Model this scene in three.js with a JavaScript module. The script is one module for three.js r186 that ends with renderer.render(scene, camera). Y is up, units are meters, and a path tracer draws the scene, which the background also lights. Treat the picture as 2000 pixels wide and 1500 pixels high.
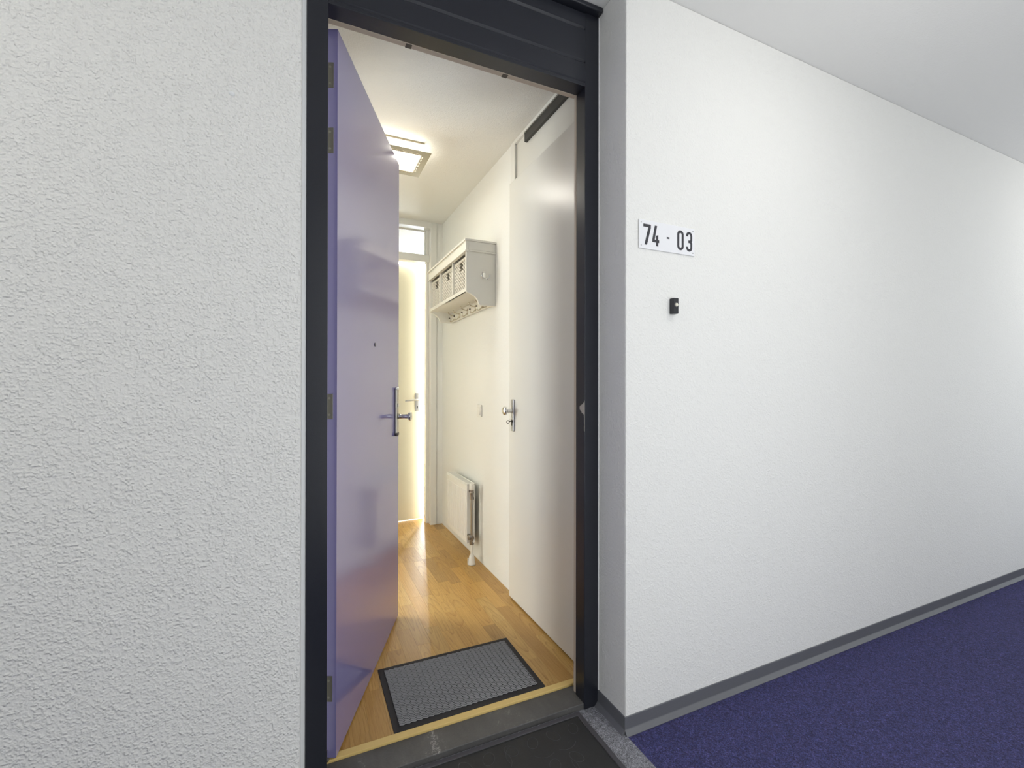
import * as THREE from 'three';
import { RoundedBoxGeometry } from 'three/addons/geometries/RoundedBoxGeometry.js';
import { mergeGeometries } from 'three/addons/utils/BufferGeometryUtils.js';
import { RectAreaLightUniformsLib } from 'three/addons/lights/RectAreaLightUniformsLib.js';

// ---------------------------------------------------------------- camera, sky, lights, exposure
const scene = new THREE.Scene();
const renderer = new THREE.WebGLRenderer({ antialias: true });
renderer.toneMapping = THREE.LinearToneMapping;
renderer.toneMappingExposure = 1.0;
renderer.shadowMap.enabled = true;
RectAreaLightUniformsLib.init();

const camera = new THREE.PerspectiveCamera(2 * Math.atan(750 / 890) * 180 / Math.PI, 4 / 3, 0.05, 60);
camera.position.set(0, 1.2057, 1.27);
camera.rotation.order = 'YXZ';
camera.rotation.set(0.00196, -0.4295, 0.00168);
scene.add(camera);

scene.background = new THREE.Color(0.85, 0.93, 1.0);          // overcast sky outside the far room's window

const CORRIDOR_LAMP = { color: new THREE.Color(1.0, 0.985, 0.955), size: 0.22, spots: [[1.66, 0.86, 0.8], [-1.34, 0.86, 1.6], [4.66, 0.86, 1.3]], panel: 16, point: 0.42 };
const CORRIDOR_WINDOW = { power: [1.3, 0.6], color: new THREE.Color(0.985, 0.99, 1.0) };   // soft daylight from behind the camera
const HALL_LAMP = { down: 17, side: 4.0, color: new THREE.Color(1.0, 0.96, 0.86) };
const SIDE_DAYLIGHT = { power: 13, color: new THREE.Color(0.92, 0.975, 1.0) };       // window of the room off the hall's left side
const DAYLIGHT = { power: 125, color: new THREE.Color(0.90, 0.95, 1.0) };

// ---------------------------------------------------------------- dimensions (metres)
const HC = 2.6117, HI = 2.571, YF = 0.028;      // corridor ceiling, hall ceiling, hall floor
const WX = 1.0136, LX = -0.005;                 // opening edges in the corridor wall
const ZF = -0.1563, ZS = -0.2161, ZI = -0.292;  // frame face, back of stop, inside face of the front wall
const JX0 = 0.064, JX1 = 0.9506, YH = 2.3159;   // clear opening
const XW = 1.0759, XL = -0.12;                  // hall side walls
const ZB = -2.5009;                             // hall back wall
const CX0 = -3.2, CX1 = 6.4, CZ = 1.72;         // corridor ends and opposite wall

// ---------------------------------------------------------------- helpers
let seed = 20240611;
const rnd = () => { seed |= 0; seed = seed + 0x6D2B79F5 | 0; let t = Math.imul(seed ^ seed >>> 15, 1 | seed); t = t + Math.imul(t ^ t >>> 7, 61 | t) ^ t; return ((t ^ t >>> 14) >>> 0) / 4294967296; };
const names = {};
function numbered(n) { const k = names[n] = (names[n] ?? -1) + 1; return k ? n + '_' + String(k).padStart(3, '0') : n; }
function metricUV(g) {                                   // uv in metres from the dominant normal
  if (g.index) g = g.toNonIndexed();
  const p = g.attributes.position, n = g.attributes.normal, uv = new Float32Array(p.count * 2);
  for (let i = 0; i < p.count; i++) {
    const ax = Math.abs(n.getX(i)), ay = Math.abs(n.getY(i)), az = Math.abs(n.getZ(i));
    let a, b;
    if (ax >= ay && ax >= az) { a = p.getZ(i); b = p.getY(i); }
    else if (ay >= az) { a = p.getX(i); b = p.getZ(i); }
    else { a = p.getX(i); b = p.getY(i); }
    uv[2 * i] = a; uv[2 * i + 1] = b;
  }
  g.setAttribute('uv', new THREE.BufferAttribute(uv, 2));
  return g;
}
function box(x0, x1, y0, y1, z0, z1, r = 0) {
  const w = x1 - x0, h = y1 - y0, d = z1 - z0;
  const g = r ? new RoundedBoxGeometry(w, h, d, 2, Math.min(r, w / 2.01, h / 2.01, d / 2.01)) : new THREE.BoxGeometry(w, h, d);
  g.translate((x0 + x1) / 2, (y0 + y1) / 2, (z0 + z1) / 2);
  return metricUV(g);
}
const merge = a => mergeGeometries(a.map(g => { g = g.index ? g.toNonIndexed() : g; if (!g.attributes.uv) g = metricUV(g); return g; }));
function tube(pts, r, seg = 24, rad = 8, closed = false) {
  return new THREE.TubeGeometry(new THREE.CatmullRomCurve3(pts.map(p => new THREE.Vector3(...p)), closed, 'catmullrom', 0.5), seg, r, rad, closed);
}
function rod(a, b, r0, r1 = r0, seg = 20) {
  const A = new THREE.Vector3(...a), B = new THREE.Vector3(...b), d = B.clone().sub(A);
  const g = new THREE.CylinderGeometry(r1, r0, d.length(), seg);
  g.applyQuaternion(new THREE.Quaternion().setFromUnitVectors(new THREE.Vector3(0, 1, 0), d.normalize()));
  g.translate((A.x + B.x) / 2, (A.y + B.y) / 2, (A.z + B.z) / 2);
  return g;
}
function lathe(profile, seg = 28) { return new THREE.LatheGeometry(profile.map(p => new THREE.Vector2(...p)), seg); }
function ball(x, y, z, r, s = 14) { const g = new THREE.SphereGeometry(r, s, Math.ceil(s * 0.7)); g.translate(x, y, z); return g; }
function shadows(o) { o.castShadow = true; o.receiveShadow = true; return o; }
function part(name, g, m, parent, label) {
  const o = shadows(new THREE.Mesh(g, m)); o.name = name; parent.add(o);
  if (label) o.userData.label = label;
  return o;
}
function thing(name, label, category, [x, y, z] = [0, 0, 0], turn = 0, group) {
  const o = new THREE.Group(); o.name = numbered(name); o.position.set(x, y, z); o.rotation.y = turn; scene.add(o);
  o.userData = { label, category }; if (group) o.userData.group = group;
  return o;
}
function struct(name, label, g, m) {
  const o = g ? shadows(new THREE.Mesh(g, m)) : new THREE.Group();
  o.name = name; o.userData = { kind: 'structure', label }; scene.add(o);
  return o;
}

// ---------------------------------------------------------------- procedural textures
function lattice(n) { const a = new Float32Array(n * n); for (let i = 0; i < a.length; i++) a[i] = rnd(); return a; }
function addNoise(out, N, cells, amp, cellsY = cells) {            // tiling smooth value noise
  const a = new Float32Array(cells * cellsY); for (let i = 0; i < a.length; i++) a[i] = rnd();
  for (let y = 0; y < N; y++) {
    const fy = y / N * cellsY, iy = Math.floor(fy), ty = fy - iy, sy = ty * ty * (3 - 2 * ty), r0 = (iy % cellsY) * cells, r1 = ((iy + 1) % cellsY) * cells;
    for (let x = 0; x < N; x++) {
      const fx = x / N * cells, ix = Math.floor(fx), tx = fx - ix, sx = tx * tx * (3 - 2 * tx), c0 = ix % cells, c1 = (ix + 1) % cells;
      const v = (a[r0 + c0] * (1 - sx) + a[r0 + c1] * sx) * (1 - sy) + (a[r1 + c0] * (1 - sx) + a[r1 + c1] * sx) * sy;
      out[y * N + x] += (v - 0.5) * amp;
    }
  }
  return out;
}
function dataTex(W, H, fn, srgb) {
  const d = new Uint8Array(W * H * 4);
  for (let y = 0; y < H; y++) for (let x = 0; x < W; x++) {
    const c = fn(x, y), i = (y * W + x) * 4;
    if (typeof c === 'number') { d[i] = d[i + 1] = d[i + 2] = Math.max(0, Math.min(255, c * 255)); } else for (let k = 0; k < 3; k++) d[i + k] = Math.max(0, Math.min(255, c[k] * 255));
    d[i + 3] = 255;
  }
  const t = new THREE.DataTexture(d, W, H, THREE.RGBAFormat);
  t.wrapS = t.wrapT = THREE.RepeatWrapping; t.magFilter = THREE.LinearFilter; t.minFilter = THREE.LinearMipmapLinearFilter; t.generateMipmaps = true;
  if (srgb) t.colorSpace = THREE.SRGBColorSpace;
  t.needsUpdate = true;
  return t;
}
const tiled = (t, m, my = m) => { const c = t.clone(); c.repeat.set(1 / m, 1 / my); c.needsUpdate = true; return c; };

// sprayed plaster: crumbs of several sizes on a gently uneven ground
const PN = 2048, plasterH = new Float32Array(PN * PN);
{
  const a = addNoise(new Float32Array(PN * PN), PN, 130, 1), b = addNoise(new Float32Array(PN * PN), PN, 230, 1), c = addNoise(new Float32Array(PN * PN), PN, 390, 1), d = addNoise(new Float32Array(PN * PN), PN, 22, 1);
  for (let i = 0; i < a.length; i++) {
    const m = 0.5 + a[i] * 0.42 + b[i] * 0.62 + c[i] * 0.34 + d[i] * 0.12, q = Math.max(0, m);
    plasterH[i] = Math.min(1, q * q * 1.15 + 0.10);
  }
}
const plasterTex = dataTex(PN, PN, (x, y) => plasterH[y * PN + x]);

// fine fibre noise, shared
const FN = 512;
const fibre = addNoise(addNoise(addNoise(new Float32Array(FN * FN), FN, 256, 0.8), FN, 128, 0.5), FN, 24, 0.35);
const fibreTex = dataTex(FN, FN, (x, y) => 0.5 + 0.55 * fibre[y * FN + x]);

// carpets
const CN = 1024;
const pile = addNoise(addNoise(addNoise(new Float32Array(CN * CN), CN, 512, 0.7), CN, 300, 0.5), CN, 120, 0.25);
const pile2 = addNoise(addNoise(new Float32Array(CN * CN), CN, 420, 0.9), CN, 60, 0.22);
const blueTex = dataTex(CN, CN, (x, y) => {
  const v = pile[y * CN + x], w = pile2[y * CN + x], k = 0.97 + 0.85 * v, h = w * 0.10;
  const fleck = v > 0.42 ? 0.07 : 0;
  return [0.232 * k + h * 0.5 + fleck, 0.228 * k + fleck, 0.395 * k - h * 0.3 + fleck];
}, true);
const pileTex = dataTex(CN, CN, (x, y) => 0.5 + 0.55 * pile[y * CN + x]);
const graniteTex = dataTex(CN, CN, (x, y) => {
  const v = pile[y * CN + x] * 0.75 + pile2[y * CN + x] * 0.45;
  const k = 0.49 + 0.48 * v;
  return [k, k * 1.005, k * 1.05];
}, true);

// oak laminate strips: one map of eight board widths, each with its own figure
const OW = 1024, OH = 1024, OB = 8;
const oakFine = addNoise(new Float32Array(OW * OW), OW, 500, 1, 14), oakMid = addNoise(new Float32Array(OW * OW), OW, 120, 1, 6), oakWarp = addNoise(addNoise(new Float32Array(OW * OW), OW, 16, 1, 5), OW, 40, 0.4, 12);
const oakFig = []; for (let i = 0; i < OB; i++) oakFig.push({ cx: 0.15 + 0.7 * rnd(), cy: rnd() * 0.7, ring: 4.5 + 3.5 * rnd(), st: 0.10 + 0.10 * rnd(), cath: rnd() < 0.5, tone: 0.985 + 0.05 * rnd(), warm: rnd() - 0.5, k: [rnd(), rnd()] });
const oakTex = dataTex(OW, OH, (x, y) => {
  const b = Math.floor(x / (OW / OB)), F = oakFig[b], u = (x % (OW / OB)) / (OW / OB), v = y / OH;
  const wp = oakWarp[y * OW + x], fi = oakFine[y * OW + x], mi = oakMid[y * OW + x];
  const dx = u - F.cx + wp * 0.16, dy = (v - F.cy) * (0.30 + 2.2 * F.st);
  const r = F.cath ? Math.sqrt(dx * dx + dy * dy * (v > F.cy ? 1 : 3)) : Math.abs(dx) * 1.4 + wp * 0.05;
  const ring = r * F.ring + wp * 0.25;
  const s = ring - Math.floor(ring);
  const late = Math.pow(s, 5) * (F.cath ? 1 : 0.5);
  let dark = 0.46 * late * (0.6 + 0.8 * (fi + 0.5)) + 0.17 * (fi + 0.5) * (fi > 0.1 ? 1.3 : 0.5) + 0.20 * mi;
  const kx = u - F.k[0], ky = (v - F.k[1]) * 5, kd = kx * kx * 9 + ky * ky * 2;
  if (F.cath) dark += 0.22 * Math.exp(-kd * 26);
  dark = Math.max(-0.12, dark);
  const t = F.tone, w = F.warm * 0.02;
  return [(0.790 + w - 0.19 * dark) * t, (0.640 - 0.205 * dark) * t, (0.375 - w - 0.19 * dark) * t];
}, true);
const oakBump = dataTex(OW, OH, (x, y) => 0.5 + 0.3 * oakFine[y * OW + x]);

// worn dark threshold stone: scuffs and dust smears
const sillN = addNoise(addNoise(addNoise(new Float32Array(FN * FN), FN, 14, 0.8, 6), FN, 60, 0.5, 24), FN, 256, 0.5);
const sillTex = dataTex(FN, FN, (x, y) => { const v = sillN[y * FN + x], s = v > 0.42 ? (v - 0.42) * 0.9 : 0, k = 0.345 + 0.06 * v + s; return [k, k * 0.985, k * 0.965]; }, true);
const rubberTex = dataTex(FN, FN, (x, y) => { const v = fibre[y * FN + x] * 0.6 + sillN[y * FN + x] * 0.5, s = v > 0.62 ? 0.2 : 0, k = 0.155 + 0.03 * v + s; return [k, k, k * 1.03]; }, true);

// ---------------------------------------------------------------- materials
const std = (c, r, o = {}) => new THREE.MeshStandardMaterial({ color: c, roughness: r, ...o });
const phys = (c, r, o = {}) => new THREE.MeshPhysicalMaterial({ color: c, roughness: r, ...o });
const M = {
  plaster: std(0xebeae6, 0.92, { bumpMap: tiled(plasterTex, 0.95), bumpScale: 0.0027 }),
  plasterFine: std(0xebeae6, 0.92, { bumpMap: tiled(plasterTex, 1.0), bumpScale: 0.0011 }),
  corridorCeiling: std(0xeeedea, 0.95, { bumpMap: tiled(plasterTex, 0.9), bumpScale: 0.0004 }),
  hallWall: std(0xf0efe8, 0.85, { bumpMap: tiled(plasterTex, 1.7), bumpScale: 0.0004 }),
  hallCeiling: std(0xf2f0e8, 0.95, { bumpMap: tiled(plasterTex, 0.8), bumpScale: 0.0010 }),
  caulk: std(0xe9eaea, 0.6),
  blueCarpet: std(0xffffff, 1, { map: tiled(blueTex, 0.9), bumpMap: tiled(pileTex, 0.9), bumpScale: 0.003 }),
  granite: std(0xffffff, 1, { map: tiled(graniteTex, 0.7), bumpMap: tiled(pileTex, 0.7), bumpScale: 0.002 }),
  skirting: phys(0x67686c, 0.38),
  darkPaint: phys(0x23252d, 0.30, { bumpMap: tiled(fibreTex, 0.35), bumpScale: 0.00012 }),
  chip: std(0xb9b3a9, 0.8),
  seal: std(0xc4b6a4, 0.7),
  sealClip: std(0x5b544a, 0.6),
  sill: std(0xffffff, 0.55, { map: tiled(sillTex, 0.8), bumpMap: tiled(fibreTex, 0.3), bumpScale: 0.0003 }),
  strip: std(0xe6c77e, 0.55, { bumpMap: tiled(fibreTex, 0.2, 0.8), bumpScale: 0.0002 }),
  purple: phys(0x8983b6, 0.15, { ior: 2.33 }),
  nickel: std(0xb9b6ac, 0.32, { metalness: 1 }),
  hingeMetal: std(0x9c9a90, 0.40, { metalness: 1 }),
  chrome: std(0xd6d6d4, 0.14, { metalness: 1 }),
  alu: std(0xc4c4c6, 0.3, { metalness: 1 }),
  blackPlastic: phys(0x26262b, 0.4),
  signPlate: phys(0xeeeef0, 0.32),
  signInk: std(0x35343a, 0.6),
  screw: std(0xa8a8a6, 0.4, { metalness: 0.8 }),
  button: phys(0xe9e4d2, 0.3),
  doorPaint: phys(0xe6e3d8, 0.27, { bumpMap: tiled(fibreTex, 0.5), bumpScale: 0.00004 }),
  creamDoor: phys(0xe6dfc4, 0.4),
  framePaint: phys(0xe9e7df, 0.35),
  grille: std(0x393732, 0.5),
  oakUnder: std(0x5a432a, 0.9),
  rubber: std(0xffffff, 0.62, { map: tiled(rubberTex, 0.5) }),
  rubberLine: std(0x3c3c40, 0.5),
  matRubber: std(0x2c2a2b, 0.75),
  yarn: std(0x9d9d9e, 1, { bumpMap: tiled(fibreTex, 0.05), bumpScale: 0.0006 }),
  yarnDark: std(0x1f1f21, 1),
  shelfPaint: phys(0xe9e6db, 0.42),
  wicker: std(0xe6e0d3, 0.8),
  hookMetal: std(0xd7d2c4, 0.22, { metalness: 1 }),
  hookTip: std(0x5c5347, 0.4, { metalness: 0.6 }),
  radiator: phys(0xeeece5, 0.35),
  pipe: std(0xa6a39e, 0.28, { metalness: 1 }),
  brass: std(0x8d8780, 0.35, { metalness: 1 }),
  whitePlastic: phys(0xeeebe2, 0.35),
  opal: std(0xf7f5ee, 0.5, { emissive: 0xfff2dc, emissiveIntensity: 0.9 }),
  opalSide: std(0xf7f5ee, 0.5, { emissive: 0xfff4e2, emissiveIntensity: 0.75 }),
  lampMetal: std(0xa59d88, 0.45, { metalness: 0.7 }),
  corridorOpal: std(0xf8f8f4, 0.5, { emissive: 0xfff9ee, emissiveIntensity: 1.2 }),
  glass: phys(0xffffff, 0.02, { transmission: 1, thickness: 0, ior: 1.5 }),
  tintGlass: phys(0xaeb2b6, 0.02, { transmission: 1, thickness: 0, ior: 1.5 }),
};
const oakTones = [0xffffff, 0xf4efe8, 0xfffaf2, 0xe8e0d5, 0xfbf4ea].map(c => {
  return std(c, 0.34, { map: oakTex, bumpMap: oakBump, bumpScale: 0.00008 });
});

// ---------------------------------------------------------------- the setting: corridor
struct('floor', 'dark blue needle felt carpet of the corridor', box(CX0, CX1, -0.06, 0, -0.30, CZ, 0), M.blueCarpet);
struct('floor_recess', 'speckled grey carpet inset in front of the threshold', box(LX - 0.3, 1.0125, -0.001, 0.0015, -0.166, 0.62), M.granite);
struct('ceiling', 'white corridor ceiling', box(CX0, CX1, HC, HC + 0.12, -0.30, CZ), M.corridorCeiling);
{
  const w = struct('wall_left', 'rough white plaster wall left of the entrance', box(CX0, LX, 0, HC, -0.292, 0, 0.004), M.plaster);
  const g = new THREE.SphereGeometry(0.0065, 14, 10); g.scale(1, 0.85, 0.6); g.translate(-0.157, 1.9015, 0);
  part('plaster_blob', g, M.caulk, w, 'stray blob of plaster');
}
struct('wall_right', 'rough white plaster wall with number plate, right of the entrance', box(WX, CX1, 0, HC, -0.292, 0, 0.004), M.plasterFine);
{
  const o = struct('wall_opposite', 'plaster wall across the corridor, around its windows'), wy0 = 0.15, wy1 = 2.35, b = 0.05, holes = [[0.25, 2.15], [3.45, 5.35]];
  part('wall_piece', box(CX0, CX1, 0, wy0, CZ, CZ + 0.12), M.plaster, o);
  part('wall_piece', box(CX0, CX1, wy1, HC, CZ, CZ + 0.12), M.plaster, o);
  const piers = [CX0, ...holes.flat(), CX1];
  for (let i = 0; i < piers.length; i += 2) part('wall_piece', box(piers[i], piers[i + 1], wy0, wy1, CZ, CZ + 0.12), M.plaster, o);
  holes.forEach(([wx0, wx1], i) => {
    const w = struct('window_' + (i ? 5 : 3), ['wide corridor window opposite the entrance', 'wide corridor window farther along'][i]);
    part('frame', merge([box(wx0, wx0 + b, wy0, wy1, CZ + 0.03, CZ + 0.10), box(wx1 - b, wx1, wy0, wy1, CZ + 0.03, CZ + 0.10), box(wx0 + b, wx1 - b, wy0, wy0 + b, CZ + 0.03, CZ + 0.10), box(wx0 + b, wx1 - b, wy1 - b, wy1, CZ + 0.03, CZ + 0.10)]), M.framePaint, w);
    part('pane', box(wx0 + b, wx1 - b, wy0 + b, wy1 - b, CZ + 0.060, CZ + 0.066), M.glass, w);
    const L = new THREE.RectAreaLight(CORRIDOR_WINDOW.color, CORRIDOR_WINDOW.power[i], wx1 - wx0 - 2 * b, wy1 - wy0 - 2 * b);
    L.name = 'daylight'; L.position.set((wx0 + wx1) / 2, (wy0 + wy1) / 2, CZ + 0.055); L.lookAt((wx0 + wx1) / 2, (wy0 + wy1) / 2, 0); L.castShadow = true; scene.add(L);
  });
}

// vinyl skirting with a flared toe
function skirtProfile() {
  const s = new THREE.Shape();
  s.moveTo(0, 0); s.lineTo(0.017, 0); s.lineTo(0.0172, 0.002);
  s.lineTo(0.0060, 0.0150); s.quadraticCurveTo(0.0044, 0.0168, 0.0042, 0.0195); s.lineTo(0.0038, 0.0575); s.quadraticCurveTo(0.0036, 0.0595, 0.002, 0.0595); s.lineTo(0, 0.0595); s.closePath();
  return s;
}
function skirtRun(len) { return new THREE.ExtrudeGeometry(skirtProfile(), { depth: len, bevelEnabled: false, curveSegments: 8 }); }
{
  const b = struct('baseboard_right', 'dark grey vinyl skirting with a flared toe under the right wall');
  let g = skirtRun(CX1 - WX + 0.0042); g.rotateY(-Math.PI / 2); g.translate(CX1, 0, 0);       // depth along -x, profile x -> +z
  part('skirting_run', metricUV(g), M.skirting, b);
  g = skirtRun(-ZF + 0.0040); g.rotateY(Math.PI); g.translate(WX, 0, 0.0040);                // along the reveal, faces -x
  part('skirting_return', metricUV(g), M.skirting, b);
  const l = struct('baseboard_left', 'dark grey vinyl skirting under the left wall');
  g = skirtRun(LX - CX0); g.rotateY(-Math.PI / 2); g.translate(LX, 0, 0);
  part('skirting_run', metricUV(g), M.skirting, l);
  const o = struct('baseboard_opposite', 'dark grey vinyl skirting across the corridor');
  g = skirtRun(CX1 - CX0); g.rotateY(Math.PI / 2); g.translate(CX0, 0, CZ);
  part('skirting_run', metricUV(g), M.skirting, o);
}

// ---------------------------------------------------------------- entrance frame
{
  const f = struct('trim_1', 'dark blue-black painted entrance frame with a boarded panel above the door');
  part('jamb', box(0.007, JX0, 0.0, 2.592, ZS, ZF, 0.002), M.darkPaint, f);
  part('jamb', box(JX1, WX - 0.0015, 0.0, 2.592, ZS, ZF, 0.002), M.darkPaint, f);
  part('rebate', box(0.007, 0.052, YF, YH + 0.012, -0.2915, ZS - 0.0002), M.framePaint, f);
  part('rebate', box(1.0005, WX - 0.0015, YF, YH + 0.012, -0.2915, ZS - 0.0002), M.framePaint, f);
  part('head', box(JX0, JX1, YH, YH + 0.013, ZS, ZF + 0.0005, 0.0015), M.darkPaint, f);
  for (const [a, b] of [[YH + 0.0135, 2.4068], [2.4072, 2.5308], [2.5312, 2.5918]]) {
    const s = new THREE.Shape(), c = 0.0060, t = 0.030;             // board with bevelled long edges
    s.moveTo(0, a); s.lineTo(t - c, a); s.lineTo(t, a + c); s.lineTo(t, b - c); s.lineTo(t - c, b); s.lineTo(0, b); s.closePath();
    const g = new THREE.ExtrudeGeometry(s, { depth: JX1 - JX0, bevelEnabled: false });
    g.rotateY(-Math.PI / 2); g.translate(JX1, 0, ZF - t + 0.0004);
    part('board', metricUV(g), M.darkPaint, f);
  }
  part('cap', box(LX + 0.001, WX - 0.001, 2.592, 2.6112, ZS, ZF + 0.028, 0.006), M.darkPaint, f, 'dark painted quarter-round cap under the ceiling');
  part('sealant', box(LX, 0.0068, 0, 2.5915, ZS, ZF - 0.004, 0.001), M.caulk, f, 'white sealant line beside the left jamb');
  part('sealant', rod([WX - 0.001, 0.06, ZF + 0.0005], [WX - 0.001, 2.59, ZF + 0.0005], 0.0026, 0.0026, 8), M.caulk, f, 'white sealant line beside the right jamb');
  const ws = part('weather_strip', box(JX0, JX1, YH - 0.0010, YH + 0.008, -0.236, ZS - 0.0003, 0.001), M.seal, f, 'beige weather strip under the head');
  for (const x of [0.311, 0.655]) part('clip', box(x - 0.010, x + 0.010, YH - 0.0022, YH + 0.004, -0.237, ZS - 0.001, 0.001), M.sealClip, ws);
  part('weather_strip', box(JX1 - 0.0012, JX1 + 0.008, YF, YH, -0.229, ZS - 0.0003, 0.001), M.seal, f, 'beige weather strip on the latch jamb');
  // chipped paint on the latch jamb
  const s = new THREE.Shape();
  const pts = [[0.0005, 1.148], [0.006, 1.141], [0.011, 1.137], [0.015, 1.135], [0.022, 1.131], [0.029, 1.129], [0.0335, 1.124], [0.034, 1.117], [0.031, 1.111], [0.026, 1.109], [0.021, 1.105], [0.019, 1.100], [0.014, 1.101], [0.012, 1.096], [0.007, 1.098], [0.005, 1.090], [0.003, 1.082], [0.0035, 1.068], [0.002, 1.058], [0.004, 1.046], [0.0035, 1.036], [0.0005, 1.033]];
  pts.forEach((p, i) => i ? s.lineTo(-p[0], p[1]) : s.moveTo(-p[0], p[1])); s.closePath();
  const g = new THREE.ExtrudeGeometry(s, { depth: 0.0006, bevelEnabled: false });
  g.rotateY(-Math.PI / 2);                      // shape x -> z
  g.translate(JX1 + 0.0002, 0, ZF);
  part('paint_chip', metricUV(g), M.chip, f, 'pale patch of chipped paint on the latch jamb');
}
// threshold
{
  const t = struct('trim_2', 'dark stone threshold with a pale wooden edge strip');
  part('sill', box(0.0075, WX - 0.002, -0.02, 0.0225, -0.2645, -0.160, 0.003), M.sill, t, 'scuffed dark stone sill');
  part('edge_strip', box(0.052, 0.9985, 0.0, 0.0300, -0.2915, -0.2648, 0.0015), M.strip, t, 'pale varnished wooden strip');
}

// ---------------------------------------------------------------- hall shell
struct('floor_base', 'screed under the hall floor', box(XL - 0.1195, XW + 0.12, -0.06, 0.0195, -2.72, -0.2925), M.oakUnder);
{
  const fl = struct('floor_hall', 'oak laminate floor of the hall laid in narrow strips');
  const SW = 0.0655, gap = 0.00025, lens = [0.28, 0.34, 0.40, 0.46, 0.52], cache = {};
  function plankGeo(len, b, off, w) {
    const k = len.toFixed(4) + '_' + b + '_' + off + '_' + w.toFixed(4);
    if (cache[k]) return cache[k];
    const g = new RoundedBoxGeometry(w - gap, 0.0084, len - gap, 1, 0.0004);
    const p = g.attributes.position, uv = g.attributes.uv;
    for (let i = 0; i < p.count; i++) uv.setXY(i, (b + 0.02 + 0.96 * (p.getX(i) / SW + 0.5)) / OB, (p.getZ(i) / len + 0.5) * len / 0.62 + off * 0.37);
    return cache[k] = g;
  }
  let row = 0;
  for (let x = XL; x < XW - 0.002; x += SW, row++) {
    const w = Math.min(SW, XW - x);
    let z = -0.2925, first = true;
    while (z > -2.70) {
      let len = lens[Math.floor(rnd() * lens.length)];
      if (first) { len *= 0.25 + 0.75 * rnd(); first = false; }
      if (z - len < -2.60) len = z + 2.715;
      const m = part('plank', plankGeo(len, Math.floor(rnd() * OB), Math.floor(rnd() * 3), w), oakTones[Math.floor(rnd() * oakTones.length)], fl);
      m.position.set(x + w / 2, YF - 0.0042, z - len / 2);
      z -= len;
      if (z < -2.7) break;
    }
  }
}
struct('ceiling_hall', 'white sprayed plaster ceiling of the hall', box(XL - 0.12, XW + 0.14, HI, HI + 0.10, -2.62, -0.2925), M.hallCeiling);
const SD0 = -1.075, SD1 = -0.305;      // side door frame opening along z
struct('wall_hall_right', 'white hall wall with coat rack and radiator', box(XW, XW + 0.12, 0, HI, -2.62, SD0), M.hallWall);
{
  const z0 = -1.86, z1 = -1.12, yt = 2.36, w = struct('wall_hall_left', 'white hall wall with an open doorway, behind the entrance door');
  part('wall_piece', box(XL - 0.12, XL, 0, HI, z1, -0.2925), M.hallWall, w);
  part('wall_piece', box(XL - 0.12, XL, 0, HI, -2.62, z0), M.hallWall, w);
  part('wall_piece', box(XL - 0.12, XL, yt, HI, z0, z1), M.hallWall, w);
  // the room off the hall, with its window
  const X0 = -2.75, X1 = XL - 0.12, Z0 = -2.62, Z1 = -0.75;
  struct('floor_side_room', 'oak floor of the room off the hall', box(X0, X1, -0.06, YF, Z0, Z1), std(0xb08a52, 0.45));
  struct('ceiling_side_room', 'white ceiling of the room off the hall', box(X0, X1, HI, HI + 0.1, Z0, Z1), M.hallWall);
  struct('wall_side_room_left', 'white far wall of the room off the hall', box(X0 - 0.1, X0, 0, HI, Z0, Z1), M.hallWall);
  struct('wall_side_room_front', 'white front wall of the room off the hall', box(X0 - 0.1, X1, 0, HI, Z1, Z1 + 0.1), M.hallWall);
  const a = -2.60, b = -1.05, y0 = 0.35, y1 = 2.42, o = struct('wall_side_room_back', 'window wall of the room off the hall');
  part('wall_piece', box(X0 - 0.1, a, 0, HI, Z0 - 0.1, Z0), M.hallWall, o); part('wall_piece', box(b, X1, 0, HI, Z0 - 0.1, Z0), M.hallWall, o);
  part('wall_piece', box(a, b, 0, y0, Z0 - 0.1, Z0), M.hallWall, o); part('wall_piece', box(a, b, y1, HI, Z0 - 0.1, Z0), M.hallWall, o);
  const v = struct('window_4', 'daylit window of the room off the hall');
  part('frame', merge([box(a, a + 0.05, y0, y1, Z0 - 0.08, Z0 - 0.02), box(b - 0.05, b, y0, y1, Z0 - 0.08, Z0 - 0.02), box(a + 0.05, b - 0.05, y0, y0 + 0.05, Z0 - 0.08, Z0 - 0.02), box(a + 0.05, b - 0.05, y1 - 0.05, y1, Z0 - 0.08, Z0 - 0.02)]), M.framePaint, v);
  part('pane', box(a + 0.05, b - 0.05, y0 + 0.05, y1 - 0.05, Z0 - 0.055, Z0 - 0.050), M.glass, v);
  const L = new THREE.RectAreaLight(SIDE_DAYLIGHT.color, SIDE_DAYLIGHT.power, b - a - 0.1, y1 - y0 - 0.1);
  L.name = 'daylight'; L.position.set((a + b) / 2, (y0 + y1) / 2, Z0 - 0.045); L.lookAt((a + b) / 2, (y0 + y1) / 2, 9); L.castShadow = true; scene.add(L);
}
struct('wall_hall_side', 'wall behind the closed side door', box(XW + 0.06, XW + 0.12, 0, HI, SD0, -0.2925), M.hallWall);
struct('wall_hall_front', 'hall side of the front wall', box(XL - 0.12, LX, 0, HI, -0.3, -0.2925), M.hallWall);
{
  const w = struct('wall_hall_back', 'white back wall of the hall around the door frame');
  part('wall_piece', box(1.022, XW, 0.0, HI, -2.62, ZB), M.hallWall, w);
  part('wall_piece', box(XL, 0.045, 0.0, HI, -2.62, ZB), M.hallWall, w);
}
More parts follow.
